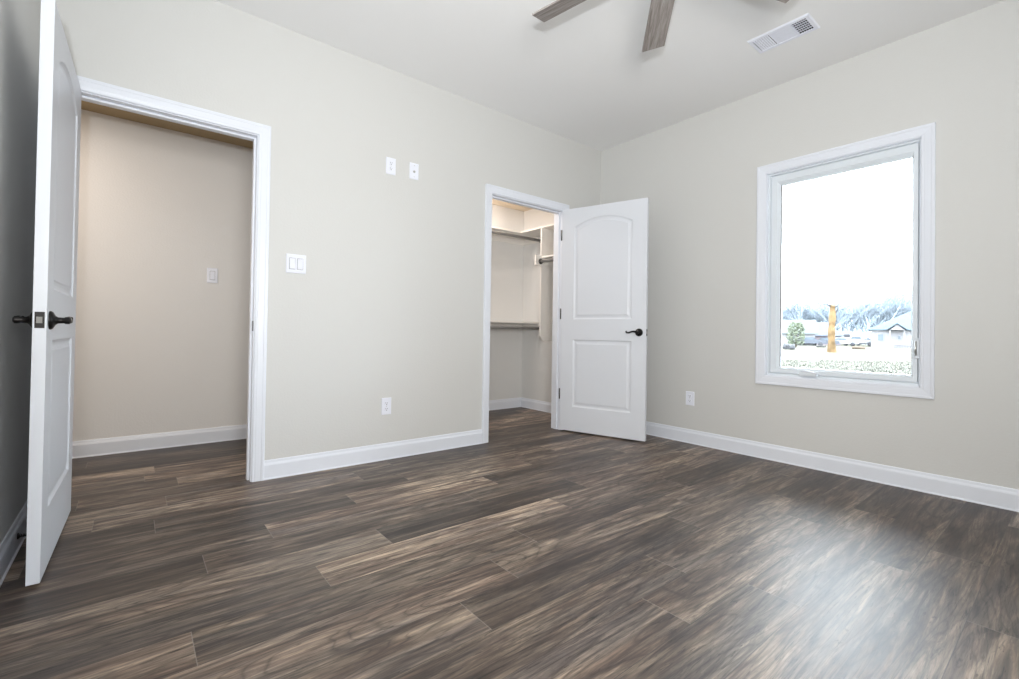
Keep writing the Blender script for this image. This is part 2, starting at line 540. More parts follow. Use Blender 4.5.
baseboard('baseboard_closet_right', (CRX, WT), (CRX, HY - BT), (-1, 0))
baseboard('baseboard_closet_left', (-1.75, WT), (-1.75, HY - BT), (1, 0))

# ---- door casings and jambs
CPROF = [(0, 0), (0, 0.009), (0.003, 0.0115), (0.014, 0.0120), (0.018, 0.0135), (0.036, 0.0155), (0.046, 0.0160), (0.049, 0.0180), (0.060, 0.0190), (0.064, 0.0170), (0.064, 0)]
def casing_frame(bm, rect, to_world, closed=False):
    """mitred moulding round the opening rect=(a0,a1,z0,z1); to_world(a,z,out)"""
    a0, a1, z0, z1 = rect
    def ring(corner):
        ca, cz, sa, sz = corner
        return [bm.verts.new(to_world(ca + sa * w_, cz + sz * w_, o_)) for w_, o_ in CPROF]
    cs = [(a0, z0, -1, -1 if closed else 0), (a0, z1, -1, 1), (a1, z1, 1, 1), (a1, z0, 1, -1 if closed else 0)]
    rings = [ring(c) for c in cs]
    pairs = list(zip(rings, rings[1:])) + ([(rings[3], rings[0])] if closed else [])
    n = len(CPROF)
    for A, B in pairs:
        for i in range(n):
            bm.faces.new((A[i], A[(i + 1) % n], B[(i + 1) % n], B[i]))
    if not closed:
        bm.faces.new(rings[0]); bm.faces.new(rings[3][::-1])

def doorway(name, d, stop_side):
    bm = bmesh.new()
    rv = 0.005
    casing_frame(bm, (d[0] - rv, d[1] + rv, 0, DH + rv), lambda a, z, o: Vector((a, -o, z)))
    casing_frame(bm, (d[0] - rv, d[1] + rv, 0, DH + rv), lambda a, z, o: Vector((a, WT + o, z)))
    tr = struct(link(name, bm, M['trim']))
    bm = bmesh.new()
    box(bm, d[0] - JT, d[0], 0, WT, 0, DH + JT)
    box(bm, d[1], d[1] + JT, 0, WT, 0, DH + JT)
    box(bm, d[0], d[1], 0, WT, DH, DH + JT)
    # stop strips that the door closes against
    box(bm, d[0], d[0] + 0.011, 0.040, 0.075, 0, DH, 0.002)
    box(bm, d[1] - 0.011, d[1], 0.040, 0.075, 0, DH, 0.002)
    box(bm, d[0] + 0.011, d[1] - 0.011, 0.040, 0.075, DH - 0.011, DH, 0.002)
    link('jamb', bm, M['trim'], tr)
    return tr
t1 = doorway('trim_1', D1, 0)
t2 = doorway('trim_2', D2, 0)
bm = bmesh.new(); box(bm, D1[1] - 0.002, D1[1] + 0.001, 0.006, 0.036, 0.885, 0.945, 0.0008); o = link('strike_plate', bm, M['bronze'], t1); o['label'] = 'dark metal strike plate'
bm = bmesh.new(); box(bm, D2[0] - 0.001, D2[0] + 0.002, 0.006, 0.036, 0.885, 0.945, 0.0008); o = link('strike_plate', bm, M['bronze'], t2); o['label'] = 'dark metal strike plate'

# ------------------------------------------------------------------ doors
def offset_poly(P, d):
    n = len(P); out = []
    for i in range(n):
        a, b, c = Vector(P[i - 1]), Vector(P[i]), Vector(P[(i + 1) % n])
        e1, e2 = (b - a).normalized(), (c - b).normalized()
        n1, n2 = Vector((-e1.y, e1.x)), Vector((-e2.y, e2.x))
        k = 1 + n1.dot(n2)
        out.append(tuple(b + (n1 + n2) * (d / k)))
    return out

def door_slab(W, z0, z1, T, panels):
    bm = bmesh.new()
    PR = [(0, 0), (0.004, 0.004), (0.012, 0.0085), (0.022, 0.009), (0.034, 0.0065), (0.040, 0.0035)]
    for side in (0, 1):
        Y = (lambda dep: dep) if side == 0 else (lambda dep: T - dep)
        outer = [(0, z0), (W, z0), (W, z1), (0, z1)]
        edges = []
        def loop(P, dep):
            vs_ = [bm.verts.new((p[0], Y(dep), p[1])) for p in P]
            return vs_
        ov = loop(outer, 0)
        edges += [bm.edges.new((ov[i], ov[(i + 1) % 4])) for i in range(4)]
        for P in panels:
            loops = [loop(offset_poly(P, d), dep) for d, dep in PR]
            n = len(P)
            edges += [bm.edges.new((loops[0][i], loops[0][(i + 1) % n])) for i in range(n)]
            for A, B in zip(loops, loops[1:]):
                for i in range(n): bm.faces.new((A[i], A[(i + 1) % n], B[(i + 1) % n], B[i]))
            bm.faces.new(loops[-1])
        bmesh.ops.triangle_fill(bm, use_beauty=True, use_dissolve=False, edges=edges)
        if side == 0: o0 = ov
        else:
            for i in range(4): bm.faces.new((o0[i], o0[(i + 1) % 4], ov[(i + 1) % 4], ov[i]))
    return bm

def arch_panel(u0, u1, zb, zs, rise, n=18):
    ch = (u1 - u0) / 2
    R = (ch * ch + rise * rise) / (2 * rise)
    cx, cz = (u0 + u1) / 2, zs + rise - R
    a = math.asin(ch / R)
    arc = [(cx + R * math.sin(a - 2 * a * k / n), cz + R * math.cos(a - 2 * a * k / n)) for k in range(n + 1)]
    return [(u0, zb), (u1, zb)] + arc

def lever(parent, u, z, ysurf, out, toward):
    """rosette, neck and scrolled lever on a door face; out=+1/-1 local y, toward=-1 points to hinge"""
    bm = bmesh.new()
    R4 = Matrix.Translation((u, ysurf, z)) @ Matrix.Rotation(-PI / 2 if out > 0 else PI / 2, 4, 'X')
    lathe(bm, [(0, 0), (0.033, 0), (0.033, 0.004), (0.030, 0.009), (0.022, 0.013), (0.016, 0.016), (0.0115, 0.022), (0.0105, 0.037), (0.013, 0.042), (0.013, 0.052), (0.009, 0.056), (0, 0.057)], 28, R4)
    base = link('handle', bm, M['bronze'], parent, smooth=True)
    base['label'] = 'dark bronze lever handle'
    bm = bmesh.new()
    y = ysurf + out * 0.047
    pts, rad = [], []
    for k in range(15):
        s = k / 14
        pts.append((u + toward * (0.088 * s), y, z + 0.010 * math.sin(s * PI * 1.15) - 0.016 * s * s * (1.4 - s) + (0.009 * max(0, s - 0.8) / 0.2)))
        rad.append(0.0095 - 0.0035 * s)
    e = pts[-1]
    for k in range(1, 6):                       # little scroll at the tip
        a = PI / 2 * k / 3
        pts.append((e[0] + toward * 0.007 * math.sin(a), y, e[2] + 0.007 * (1 - math.cos(a))))
        rad.append(0.0055)
    tube(bm, pts, rad, 12)
    link('lever', bm, M['bronze'], base)

def door(name, W, z0, z1, origin, ang, label):
    T = 0.035
    panels = [arch_panel(0.125, W - 0.125, 1.03, 1.872, 0.072), [(0.125, 0.235), (W - 0.125, 0.235), (W - 0.125, 0.845), (0.125, 0.845)]]
    o = link(name, door_slab(W, z0, z1, T, panels), M['door'])
    o.location = (origin[0], origin[1], 0)
    o.rotation_euler = (0, 0, math.radians(ang))
    struct(o)
    o['label'] = label
    lever(o, W - 0.06, 0.917, 0, -1, -1)
    lever(o, W - 0.06, 0.917, T, 1, -1)
    bm = bmesh.new()
    box(bm, W - 0.0005, W + 0.0012, T / 2 - 0.0125, T / 2 + 0.0125, 0.889, 0.945, 0.0006)
    lp = link('latch_plate', bm, M['bronze'], o); lp['label'] = 'dark bronze latch plate'
    bm = bmesh.new()
    prism(bm, [(W, T / 2 - 0.007), (W + 0.010, T / 2 - 0.007), (W + 0.004, T / 2 + 0.007), (W, T / 2 + 0.007)], 'z', 0.906, 0.928)
    lb = link('latch_bolt', bm, M['steel'], lp); lb['label'] = 'bright metal latch bolt'
    return o
ang2 = 287.0
d2 = door('door_2', 0.796, 0.014, 2.044, (-0.555, -0.020), ang2, 'white arched two panel door standing open beside the closet')
def hinges(o, yk):
    for z in (1.81, 1.08, 0.343):
        bm = bmesh.new()
        tube(bm, [(-0.005, yk, z - 0.045), (-0.005, yk, z + 0.045)], 0.0065, 10)
        tube(bm, [(-0.005, yk, z - 0.049), (-0.005, yk, z - 0.045)], 0.005, 10)
        tube(bm, [(-0.005, yk, z + 0.045), (-0.005, yk, z + 0.050)], 0.005, 10)
        box(bm, -0.0018, 0.0, min(0.004, yk), max(0.033, yk), z - 0.044, z + 0.044)
        h = link('hinge', bm, M['hinge'], o); h['label'] = 'dark metal hinge'
hinges(d2, 0.0)
A1 = Vector((-3.856, -0.012)); B1 = Vector((-3.873, -0.820))
dv = (B1 - A1).normalized()
org = A1 - Vector((-dv.y, dv.x)) * 0.035
d1 = door('door_1', (B1 - A1).length, 0.012, 2.034, org, math.degrees(math.atan2(dv.y, dv.x)), 'white panel door to the hall swung open beside the left wall')
hinges(d1, 0.0)

# spring door stop on the left baseboard
def doorstop():
    y, z = -0.42, 0.062
    e = empty('door_stop', (XL + BT, y, z))
    thing(e, 'dark spring door stop on left baseboard behind the open hall door', 'door stop')
    bm = bmesh.new()
    lathe(bm, [(0, 0), (0.012, 0), (0.012, 0.004), (0.006, 0.008), (0, 0.008)], 16, Matrix.Rotation(PI / 2, 4, 'Y'))
    link('base', bm, M['bronze'], e)
    bm = bmesh.new()
    pts = [(0.006 + 0.055 * k / 120, 0.0055 * math.cos(k * PI / 5), 0.0055 * math.sin(k * PI / 5)) for k in range(121)]
    tube(bm, pts, 0.0016, 6)
    link('spring', bm, M['bronze'], e)
    bm = bmesh.new()
    lathe(bm, [(0, 0.060), (0.008, 0.060), (0.009, 0.066), (0.008, 0.073), (0, 0.075)], 14, Matrix.Rotation(PI / 2, 4, 'Y'))
    link('rubber_tip', bm, M['slot'], e)
doorstop()

# ------------------------------------------------------------------ window
def window():
    root = empty('window_1', (0, (WY0 + WY1) / 2, WZ0))
    root['kind'] = 'structure'
    inv = Matrix.Translation(root.location).inverted()
    def part(name, bm, mat, par=root):
        o = link(name, bm, mat, par)
        if par is root: o.matrix_parent_inverse = inv
        else: o.matrix_parent_inverse = Matrix()
        return o
    bm = bmesh.new()
    casing_frame(bm, (WY0, WY1, WZ0, WZ1), lambda a, z, o: Vector((-o, a, z)), True)
    part('casing', bm, M['trim'])
    bm = bmesh.new()                                     # wooden liner of the opening
    e = 0.012
    box(bm, -0.004, 0.13, WY0 - e, WY0 + 0.004, WZ0 - e, WZ1 + e)
    box(bm, -0.004, 0.13, WY1 - 0.004, WY1 + e, WZ0 - e, WZ1 + e)
    box(bm, -0.004, 0.13, WY0, WY1, WZ0 - e, WZ0 + 0.004)
    box(bm, -0.004, 0.13, WY0, WY1, WZ1 - 0.004, WZ1 + e)
    part('liner', bm, M['trim'])
    # vinyl frame fixed in the liner, sash inside it
    def ring(bm, outer, inner, x0, x1, x1i):
        oy0, oy1, oz0, oz1 = outer; iy0, iy1, iz0, iz1 = inner
        def L(x, r): return [bm.verts.new((x, r[0], r[2])), bm.verts.new((x, r[1], r[2])), bm.verts.new((x, r[1], r[3])), bm.verts.new((x, r[0], r[3]))]
        mid = tuple(i + (o_ - i) * 0.35 for o_, i in zip(outer, inner))
        loops = [L(x1, outer), L(x0, outer), L(x0, mid), L(x0 + 0.010, tuple(i + (o_ - i) * 0.18 for o_, i in zip(outer, inner))), L(x1i, inner), L(x1, inner)]
        for A, B in zip(loops, loops[1:] + loops[:1]):
            for i in range(4): bm.faces.new((A[i], A[(i + 1) % 4], B[(i + 1) % 4], B[i]))
    fo = (WY0 + 0.004, WY1 - 0.004, WZ0 + 0.004, WZ1 - 0.004)
    fi = (WY0 + 0.018, WY1 - 0.018, WZ0 + 0.024, WZ1 - 0.018)
    bm = bmesh.new(); ring(bm, fo, fi, 0.024, 0.11, 0.040)
    fr = part('frame', bm, M['vinyl'])
    gi = (-2.410, -1.666, 0.678, 2.016)
    bm = bmesh.new(); ring(bm, (fi[0] + 0.002, fi[1] - 0.002, fi[2] + 0.002, fi[3] - 0.002), gi, 0.034, 0.090, 0.054)
    sash = part('sash', bm, M['vinyl'])
    bm = bmesh.new(); box(bm, 0.066, 0.071, gi[0] - 0.004, gi[1] + 0.004, gi[2] - 0.004, gi[3] + 0.004)
    part('pane', bm, M['glass'], sash).matrix_parent_inverse = Matrix()
    bm = bmesh.new()
    box(bm, 0.0575, 0.0655, gi[1] - 0.006, gi[1] + 0.0005, gi[2], gi[3])
    g = part('gasket', bm, M['gasket'], sash); g['label'] = 'grey glazing strip'
    # crank operator on the bottom of the frame
    yc, zc = -1.870, WZ0 + 0.030
    bm = bmesh.new()
    prism(bm, [(yc - 0.055, zc - 0.012), (yc + 0.055, zc - 0.012), (yc + 0.050, zc + 0.004), (yc + 0.030, zc + 0.016), (yc - 0.025, zc + 0.020), (yc - 0.050, zc + 0.006)], 'x', -0.014, 0.034)
    bmesh.ops.bevel(bm, geom=bm.edges[:], offset=0.003, segments=2, affect='EDGES')
    ck = part('crank', bm, M['vinyl'])
    bm = bmesh.new()
    tube(bm, [(-0.006, yc + 0.035, zc + 0.017), (-0.012, yc, zc + 0.021), (-0.012, yc - 0.040, zc + 0.013), (-0.010, yc - 0.054, zc + 0.002)], [0.005, 0.006, 0.006, 0.007], 10)
    part('crank_handle', bm, M['plate'], ck)
    # lock lever on the right stile
    yl = WY0 + 0.020
    bm = bmesh.new()
    box(bm, 0.018, 0.034, yl - 0.010, yl + 0.012, 0.78, 0.90, 0.003)
    lk = part('lock', bm, M['vinyl'])
    bm = bmesh.new()
    tube(bm, [(0.014, yl + 0.004, 0.80), (0.006, yl + 0.004, 0.835), (0.006, yl + 0.003, 0.885)], [0.006, 0.006, 0.004], 8)
    part('lock_lever', bm, M['steel'], lk)
window()

# ------------------------------------------------------------------ wall plates
def plate_at(name, label, cat, loc, facing, wdt, hgt, kind, group=None):
    """built in a local frame: x right, z up, -y out of the wall; facing in degrees turns it"""
    e = empty(name, loc, math.radians(facing))
    thing(e, label, cat, group)
    bm = bmesh.new()
    w2, h2 = wdt / 2, hgt / 2
    lo = [(-w2, -h2), (w2, -h2), (w2, h2), (-w2, h2)]
    L = []
    for ins, d in ((0, 0), (0, -0.003), (0.003, -0.0055)):
        L.append([bm.verts.new((x - math.copysign(ins, x), d, z - math.copysign(ins, z))) for x, z in lo])
    for A, B in zip(L, L[1:]):
        for i in range(4): bm.faces.new((A[i], A[(i + 1) % 4], B[(i + 1) % 4], B[i]))
    bm.faces.new(L[-1]); bm.faces.new(L[0][::-1])
    link('plate', bm, M['plate'], e)
    Y = -0.0055
    if kind.startswith('rocker'):
        n = int(kind[-1])
        for k in range(n):
            cx = (k - (n - 1) / 2) * 0.046
            bm = bmesh.new()
            up = (k % 2 == 0)
            prism(bm, [(Y, -0.033), (Y - (0.007 if up else 0.002), -0.032), (Y - 0.004, 0.0), (Y - (0.002 if up else 0.007), 0.032), (Y, 0.033)], 'x', cx - 0.0155, cx + 0.0155)
            r = link('rocker', bm, M['plate'], e)
            bm = bmesh.new()
            for a, b, c, d in ((-0.0175, -0.0157, -0.0345, 0.0345), (0.0157, 0.0175, -0.0345, 0.0345), (-0.0157, 0.0157, 0.0333, 0.035), (-0.0157, 0.0157, -0.035, -0.0333)):
                box(bm, cx + a, cx + b, Y - 0.0006, Y + 0.0006, c, d)
            g = link('gap', bm, M['gasket'], r); g['label'] = 'grey shadow gap round the rocker'
    elif kind == 'duplex':
        for s in (1, -1):
            bm = bmesh.new()
            pts = [(0.0165 * math.cos(a) * 1.03, s * 0.0195 + max(-0.0142, min(0.0142, 0.0175 * math.sin(a)))) for a in [2 * PI * k / 24 for k in range(24)]]
            prism(bm, pts, 'y', Y + 0.001, Y - 0.002)
            r = link('receptacle', bm, M['plate'], e)
            bm = bmesh.new()
            zc = s * 0.0195
            box(bm, -0.0075, -0.0050, Y - 0.0026, Y - 0.0014, zc - 0.001, zc + 0.0085)
            box(bm, 0.0050, 0.0075, Y - 0.0026, Y - 0.0014, zc + 0.000, zc + 0.0075)
            lathe(bm, [(0, 0), (0.0032, 0), (0.0032, 0.0012), (0, 0.0012)], 12, Matrix.Translation((0, Y - 0.0014, zc - 0.0072)) @ Matrix.Rotation(PI / 2, 4, 'X'))
            sl = link('slots', bm, M['slot'], r); sl['label'] = 'dark plug slots'
        bm = bmesh.new()
        lathe(bm, [(0, 0), (0.0032, 0), (0.002, 0.0012), (0, 0.0014)], 12, Matrix.Translation((0, Y, 0)) @ Matrix.Rotation(PI / 2, 4, 'X'))
        link('screw', bm, M['steel'], e)
    elif kind == 'coax':
        bm = bmesh.new()
        R4 = Matrix.Translation((0, Y, -0.004)) @ Matrix.Rotation(PI / 2, 4, 'X')
        lathe(bm, [(0, 0), (0.0085, 0), (0.0085, 0.003), (0.0050, 0.003), (0.0050, 0.010), (0.0035, 0.010), (0.0035, 0.004), (0, 0.004)], 16, R4)
        j = link('jack', bm, M['steel'], e); j['label'] = 'small round metal cable jack'
        for s in (1, -1):
            bm = bmesh.new()
            lathe(bm, [(0, 0), (0.0032, 0), (0.002, 0.0012), (0, 0.0014)], 12, Matrix.Translation((0, Y, s * 0.041)) @ Matrix.Rotation(PI / 2, 4, 'X'))
            link('screw', bm, M['steel'], e)
    return e
plate_at('power_outlet', 'white outlet plate high on back wall, left of the cable jack plate', 'outlet', (-2.249, 0, 2.058), 0, 0.072, 0.117, 'duplex')
plate_at('cable_plate', 'white cable jack plate high on back wall, right of the high outlet', 'wall plate', (-2.069, 0, 2.063), 0, 0.072, 0.117, 'coax')
plate_at('light_switch', 'white double rocker switch on back wall beside the hall doorway', 'light switch', (-2.861, 0, 1.304), 0, 0.116, 0.117, 'rocker2')
plate_at('power_outlet', 'white outlet low on back wall between the two doorways', 'outlet', (-2.250, 0, 0.371), 0, 0.072, 0.117, 'duplex')
plate_at('power_outlet', 'white outlet low on right wall beside the open closet door', 'outlet', (0, -0.996, 0.372), -90, 0.075, 0.115, 'duplex')
plate_at('light_switch', 'white single rocker switch on the hall wall seen through the doorway', 'light switch', (-3.161, HY, 1.313), 0, 0.072, 0.117, 'rocker1')

# ------------------------------------------------------------------ closet fittings
def closet():
    s = bmesh.new()
    prism(s, [(-1.75, 0.95), (-0.24, 0.95), (-0.24, WT), (CRX, WT), (CRX, HY), (-1.75, HY)], 'z', 2.030, 2.049)
    o = link('closet_shelf', s, M['shelf'])
    thing(o, 'white L shaped top shelf along closet back and right walls', 'shelf')
    s = bmesh.new()
    box(s, -1.75, CRX, HY - 0.018, HY, 1.965, 2.030, 0.002)
    box(s, CRX - 0.018, CRX, 0.62, HY - 0.018, 1.965, 2.030, 0.002)
    link('cleat', s, M['shelf'], o)
    s = bmesh.new()
    box(s, -1.75, CRX, 0.95, HY, 1.008, 1.027, 0.001)
    o = link('closet_shelf', s, M['shelf'])
    thing(o, 'white middle shelf across closet back wall over the lower rod', 'shelf')
    s = bmesh.new()
    box(s, -1.75, CRX, HY - 0.018, HY, 0.945, 1.008, 0.002)
    box(s, CRX - 0.018, CRX, 0.88, HY - 0.018, 0.945, 1.008, 0.002)
    link('cleat', s, M['shelf'], o)
    # divider board standing off the right wall, bottom corner clipped
    s = bmesh.new()
    prism(s, [(CRX, 0.815), (-0.205, 0.815), (-0.240, 0.868), (-0.240, 2.030), (CRX, 2.030)], 'y', 0.600, 0.619)
    dv_ = link('shelf_divider', s, M['shelf'])
    thing(dv_, 'upright white divider board with clipped lower corner inside the closet', 'divider')
    s = bmesh.new(); box(s, -0.322, -0.240, 0.600, 0.619, 1.625, 1.735, 0.001)
    link('rod_block', s, M['shelf'], dv_)
    s = bmesh.new(); box(s, -0.24, CRX, WT, 0.600, 1.705, 1.724, 0.001)
    o = link('closet_shelf', s, M['shelf'])
    thing(o, 'short white shelf on closet right wall in front of the divider', 'shelf')
    def rod(p0, p1, label):
        p0, p1 = Vector(p0), Vector(p1)
        s = bmesh.new(); tube(s, [p0, p1], 0.0165, 16)
        r = link('clothes_rod', s, M['rod'])
        thing(r, label, 'clothes rod', 'clothes rods in the closet')
        d = (p1 - p0).normalized()
        for p, k in ((p0, 1), (p1, -1)):
            s = bmesh.new()
            lathe(s, [(0, 0), (0.030, 0), (0.030, 0.004), (0.022, 0.007), (0.022, 0.020), (0.017, 0.020)], 18, Matrix.Translation(p) @ (d * k).to_track_quat('Z', 'Y').to_matrix().to_4x4())
            f = link('socket', s, M['hinge'], r); f['label'] = 'dark rod end socket'
    rod((-1.75, 0.925, 1.978), (CRX, 0.925, 1.978), 'grey metal rod under the top closet shelf')
    rod((-1.75, 0.925, 0.955), (CRX, 0.925, 0.955), 'grey metal rod under the middle closet shelf')
    rod((-0.252, WT, 1.668), (-0.252, 0.600, 1.668), 'grey metal rod under the short shelf on closet right side')
closet()

def dome_light(name, label, loc, col, s, r=0.13):
    e = empty(name, loc)
    thing(e, label, 'ceiling light')
    bm = bmesh.new()
    lathe(bm, [(0, 0), (r + 0.015, 0), (r + 0.015, -0.018), (r, -0.022), (0, -0.022)], 28)
    link('base', bm, M['steel'], e)
    bm = bmesh.new()
    lathe(bm, [(r, -0.022)] + [(r * math.cos(a), -0.022 - 0.055 * math.sin(a)) for a in [PI / 2 * k / 7 for k in range(1, 7)]] + [(0, -0.077)], 28)
    link('lamp_shade', bm, emit_mat(name + '_glow', col, s), e, smooth=True)
dome_light('closet_light', 'round dome light on the closet ceiling above the doorway', (-0.95, 0.78, HC), (1.0, 0.885, 0.80, 1), 39)
def can_light(name, label, loc, col, s, r=0.085):
    e = empty(name, loc)
    thing(e, label, 'ceiling light')
    bm = bmesh.new()
    lathe(bm, [(r, 0), (r + 0.022, 0), (r + 0.020, -0.005), (r + 0.002, -0.006), (r, -0.003)], 32)
    link('trim_ring', bm, M['plate'], e)
    bm = bmesh.new()
    lathe(bm, [(0, -0.0022), (r, -0.0022)], 32)
    link('lamp_lens', bm, emit_mat(name + '_glow', col, s), e)
can_light('hall_light', 'round recessed light in the hall ceiling left of the doorway', (-4.55, 0.66, HC), (1.0, 0.87, 0.75, 1), 130)

# ------------------------------------------------------------------ ceiling fan
def fan():
    cx, cy, zb = -1.980, -2.042, 2.454
    e = empty('ceiling_fan', (cx, cy, H))
    thing(e, 'ceiling fan with weathered grey wood blades reaching in at the top', 'ceiling fan')
    z = zb - H
    bm = bmesh.new(); lathe(bm, [(0, 0), (0.070, 0), (0.070, -0.02), (0.055, -0.045), (0.02, -0.06), (0, -0.06)], 28); link('canopy', bm, M['fan_metal'], e, True)
    bm = bmesh.new(); tube(bm, [(0, 0, -0.055), (0, 0, z + 0.085)], 0.0125, 14); link('downrod', bm, M['fan_metal'], e)
    bm = bmesh.new(); lathe(bm, [(0, z + 0.095), (0.03, z + 0.095), (0.05, z + 0.075), (0.10, z + 0.06), (0.115, z + 0.03), (0.115, z - 0.01), (0.095, z - 0.04), (0.06, z - 0.065), (0, z - 0.07)], 32); link('motor_housing', bm, M['fan_metal'], e, True)
    R1, hw, th = 0.682, 0.0624, 0.008
    for k in range(6):
        a = math.radians(40.84 + 60 * k)
        bm = bmesh.new()
        sk = -0.1225
        pts = [(0.17, -hw * 0.9), (R1 - hw * sk, -hw), (R1 + hw * sk, hw), (0.17, hw * 0.9)]
        prism(bm, pts, 'z', 0, th)
        bmesh.ops.bevel(bm, geom=bm.edges[:], offset=0.0015, segments=1, affect='EDGES')
        m4 = Matrix.Translation((0, 0, z)) @ Matrix.Rotation(a, 4, 'Z') @ Matrix.Rotation(math.radians(FAN_PITCH), 4, 'X')
        b = link('blade', bm, M['blade'], e, matrix=m4)
        bm = bmesh.new()
        prism(bm, [(0.085, -0.018), (0.16, -0.014), (0.21, -0.035), (0.25, -0.03), (0.25, 0.03), (0.21, 0.035), (0.16, 0.014), (0.085, 0.018)], 'z', th, th + 0.005)
        link('bracket', bm, M['fan_metal'], b)
FAN_PITCH = -15.6
fan()

# ------------------------------------------------------------------ ceiling air register
def vent():
    x0, x1, y0, y1 = -0.692, -0.500, -2.088, -1.746
    e = empty('air_vent', ((x0 + x1) / 2, (y0 + y1) / 2, H))
    thing(e, 'white rectangular air vent on the ceiling beside the fan', 'air vent')
    hx, hy = (x1 - x0) / 2, (y1 - y0) / 2
    bm = bmesh.new()
    ix, iy = hx - 0.026, hy - 0.024
    L = []
    for a, b, d in ((hx, hy, 0), (hx, hy, -0.002), (hx - 0.007, hy - 0.007, -0.007), (ix, iy, -0.008), (ix, iy, -0.001)):
        L.append([bm.verts.new((sx * a, sy * b, d)) for sx, sy in ((-1, -1), (1, -1), (1, 1), (-1, 1))])
    for A, B in zip(L, L[1:]):
        for i in range(4): bm.faces.new((A[i], A[(i + 1) % 4], B[(i + 1) % 4], B[i]))
    # cross bars between the three banks
    for yb in (iy - 0.098, -iy + 0.082):
        box(bm, -ix, ix, yb - 0.004, yb + 0.004, -0.008, -0.001)
    link('frame', bm, M['plate'], e)
    bm = bmesh.new(); box(bm, -ix, ix, -iy, iy, -0.0012, -0.0004); d = link('duct_opening', bm, M['duct'], e); d['label'] = 'dark opening behind the louvres'
    ya, yb = iy - 0.098, -iy + 0.082
    # left bank (nearer the window wall corner): slats across, turned to show their faces
    def slat(c, dy, dz, x0_, x1_):
        b2 = bmesh.new()
        n = Vector((0, -dz, dy)).normalized() * 0.0006
        pts = [(c - dy / 2 + n.y, -0.0045 - dz / 2 + n.z), (c + dy / 2 + n.y, -0.0045 + dz / 2 + n.z), (c + dy / 2 - n.y, -0.0045 + dz / 2 - n.z), (c - dy / 2 - n.y, -0.0045 - dz / 2 - n.z)]
        prism(b2, pts, 'x', x0_, x1_)
        return b2
    k = 0
    c = iy - 0.008
    while c > ya + 0.006:
        link('louvre', slat(c, 0.0078, -0.0055, -ix, ix), M['plate'], e)
        c -= 0.0125
    c = yb - 0.008
    while c > -iy + 0.004:
        link('louvre', slat(c, 0.0045, 0.0062, -ix, ix), M['plate'], e)
        c -= 0.0125
    # straightening bars across the right bank
    bm = bmesh.new()
    for i in range(1, 6):
        xx = -ix + i * 2 * ix / 6
        box(bm, xx - 0.003, xx + 0.003, -iy, yb - 0.004, -0.0025, -0.0012)
    link('damper_bars', bm, M['plate'], e)
    # centre bank: long slats overlapping into one smooth face
    bm = bmesh.new()
    n = 7
    for i in range(n):
        xx = -ix + (i + 0.5) * 2 * ix / n
        b2 = bmesh.new()
        wv = ix / n * 1.12
        prism(b2, [(xx - wv, -0.0066), (xx + wv, -0.0042), (xx + wv, -0.0030), (xx - wv, -0.0054)], 'y', yb + 0.004, ya - 0.004)
        merge(bm, b2)
    link('centre_louvres', bm, M['plate'], e)
vent()

# ------------------------------------------------------------------ the yard outside
G = -0.45
def ray(px, py):
    return FW + RT * ((px - 509.5) / FPX) - UP * ((py - PPY) / FPX)
def at(px, py, depth):
    return CAM + ray(px, py) * depth
def ground(px, depth):
    p = at(px, 337, depth)
    return Vector((p.x, p.y, G))
def face_ang():
    return math.atan2(RT.y, RT.x)          # local x of outdoor things runs along the picture
FA = math.radians(-38.9)
def facing(px):
    r = ray(px, 337)
    return math.atan2(r.y, r.x) - PI / 2

bm = bmesh.new()
vs_ = [bm.verts.new(p) for p in ((0.15, -260, G), (700, -260, G), (700, 500, G), (0.15, 500, G))]
bm.faces.new(vs_)
o = link('lawn', bm, M['lawn']); struct(o)

def dry_grass():
    rnd = random.Random(3)
    bm = bmesh.new()
    for i in range(3200):
        d = 17.5 + 9.5 * rnd.random() ** 1.0
        p = ground(rnd.uniform(735, 970), d)
        if rnd.random() < 0.25 and d > 22: continue
        h = rnd.uniform(0.03, 0.13)
        for k in range(3):
            a = rnd.uniform(0, 2 * PI)
            b = Vector((math.cos(a), math.sin(a), 0)) * rnd.uniform(0.03, 0.09)
            wv = Vector((-math.sin(a), math.cos(a), 0)) * rnd.uniform(0.012, 0.03)
            v0, v1 = bm.verts.new(p - wv), bm.verts.new(p + wv)
            v2 = bm.verts.new(p + b + Vector((0, 0, h)))
            bm.faces.new((v0, v1, v2))
    o = link('dry_grass', bm, M['drygrass'])
    o['kind'] = 'stuff'
    thing(o, 'grey scrubby strip of dry grass across the lawn below the window', 'grass')
dry_grass()

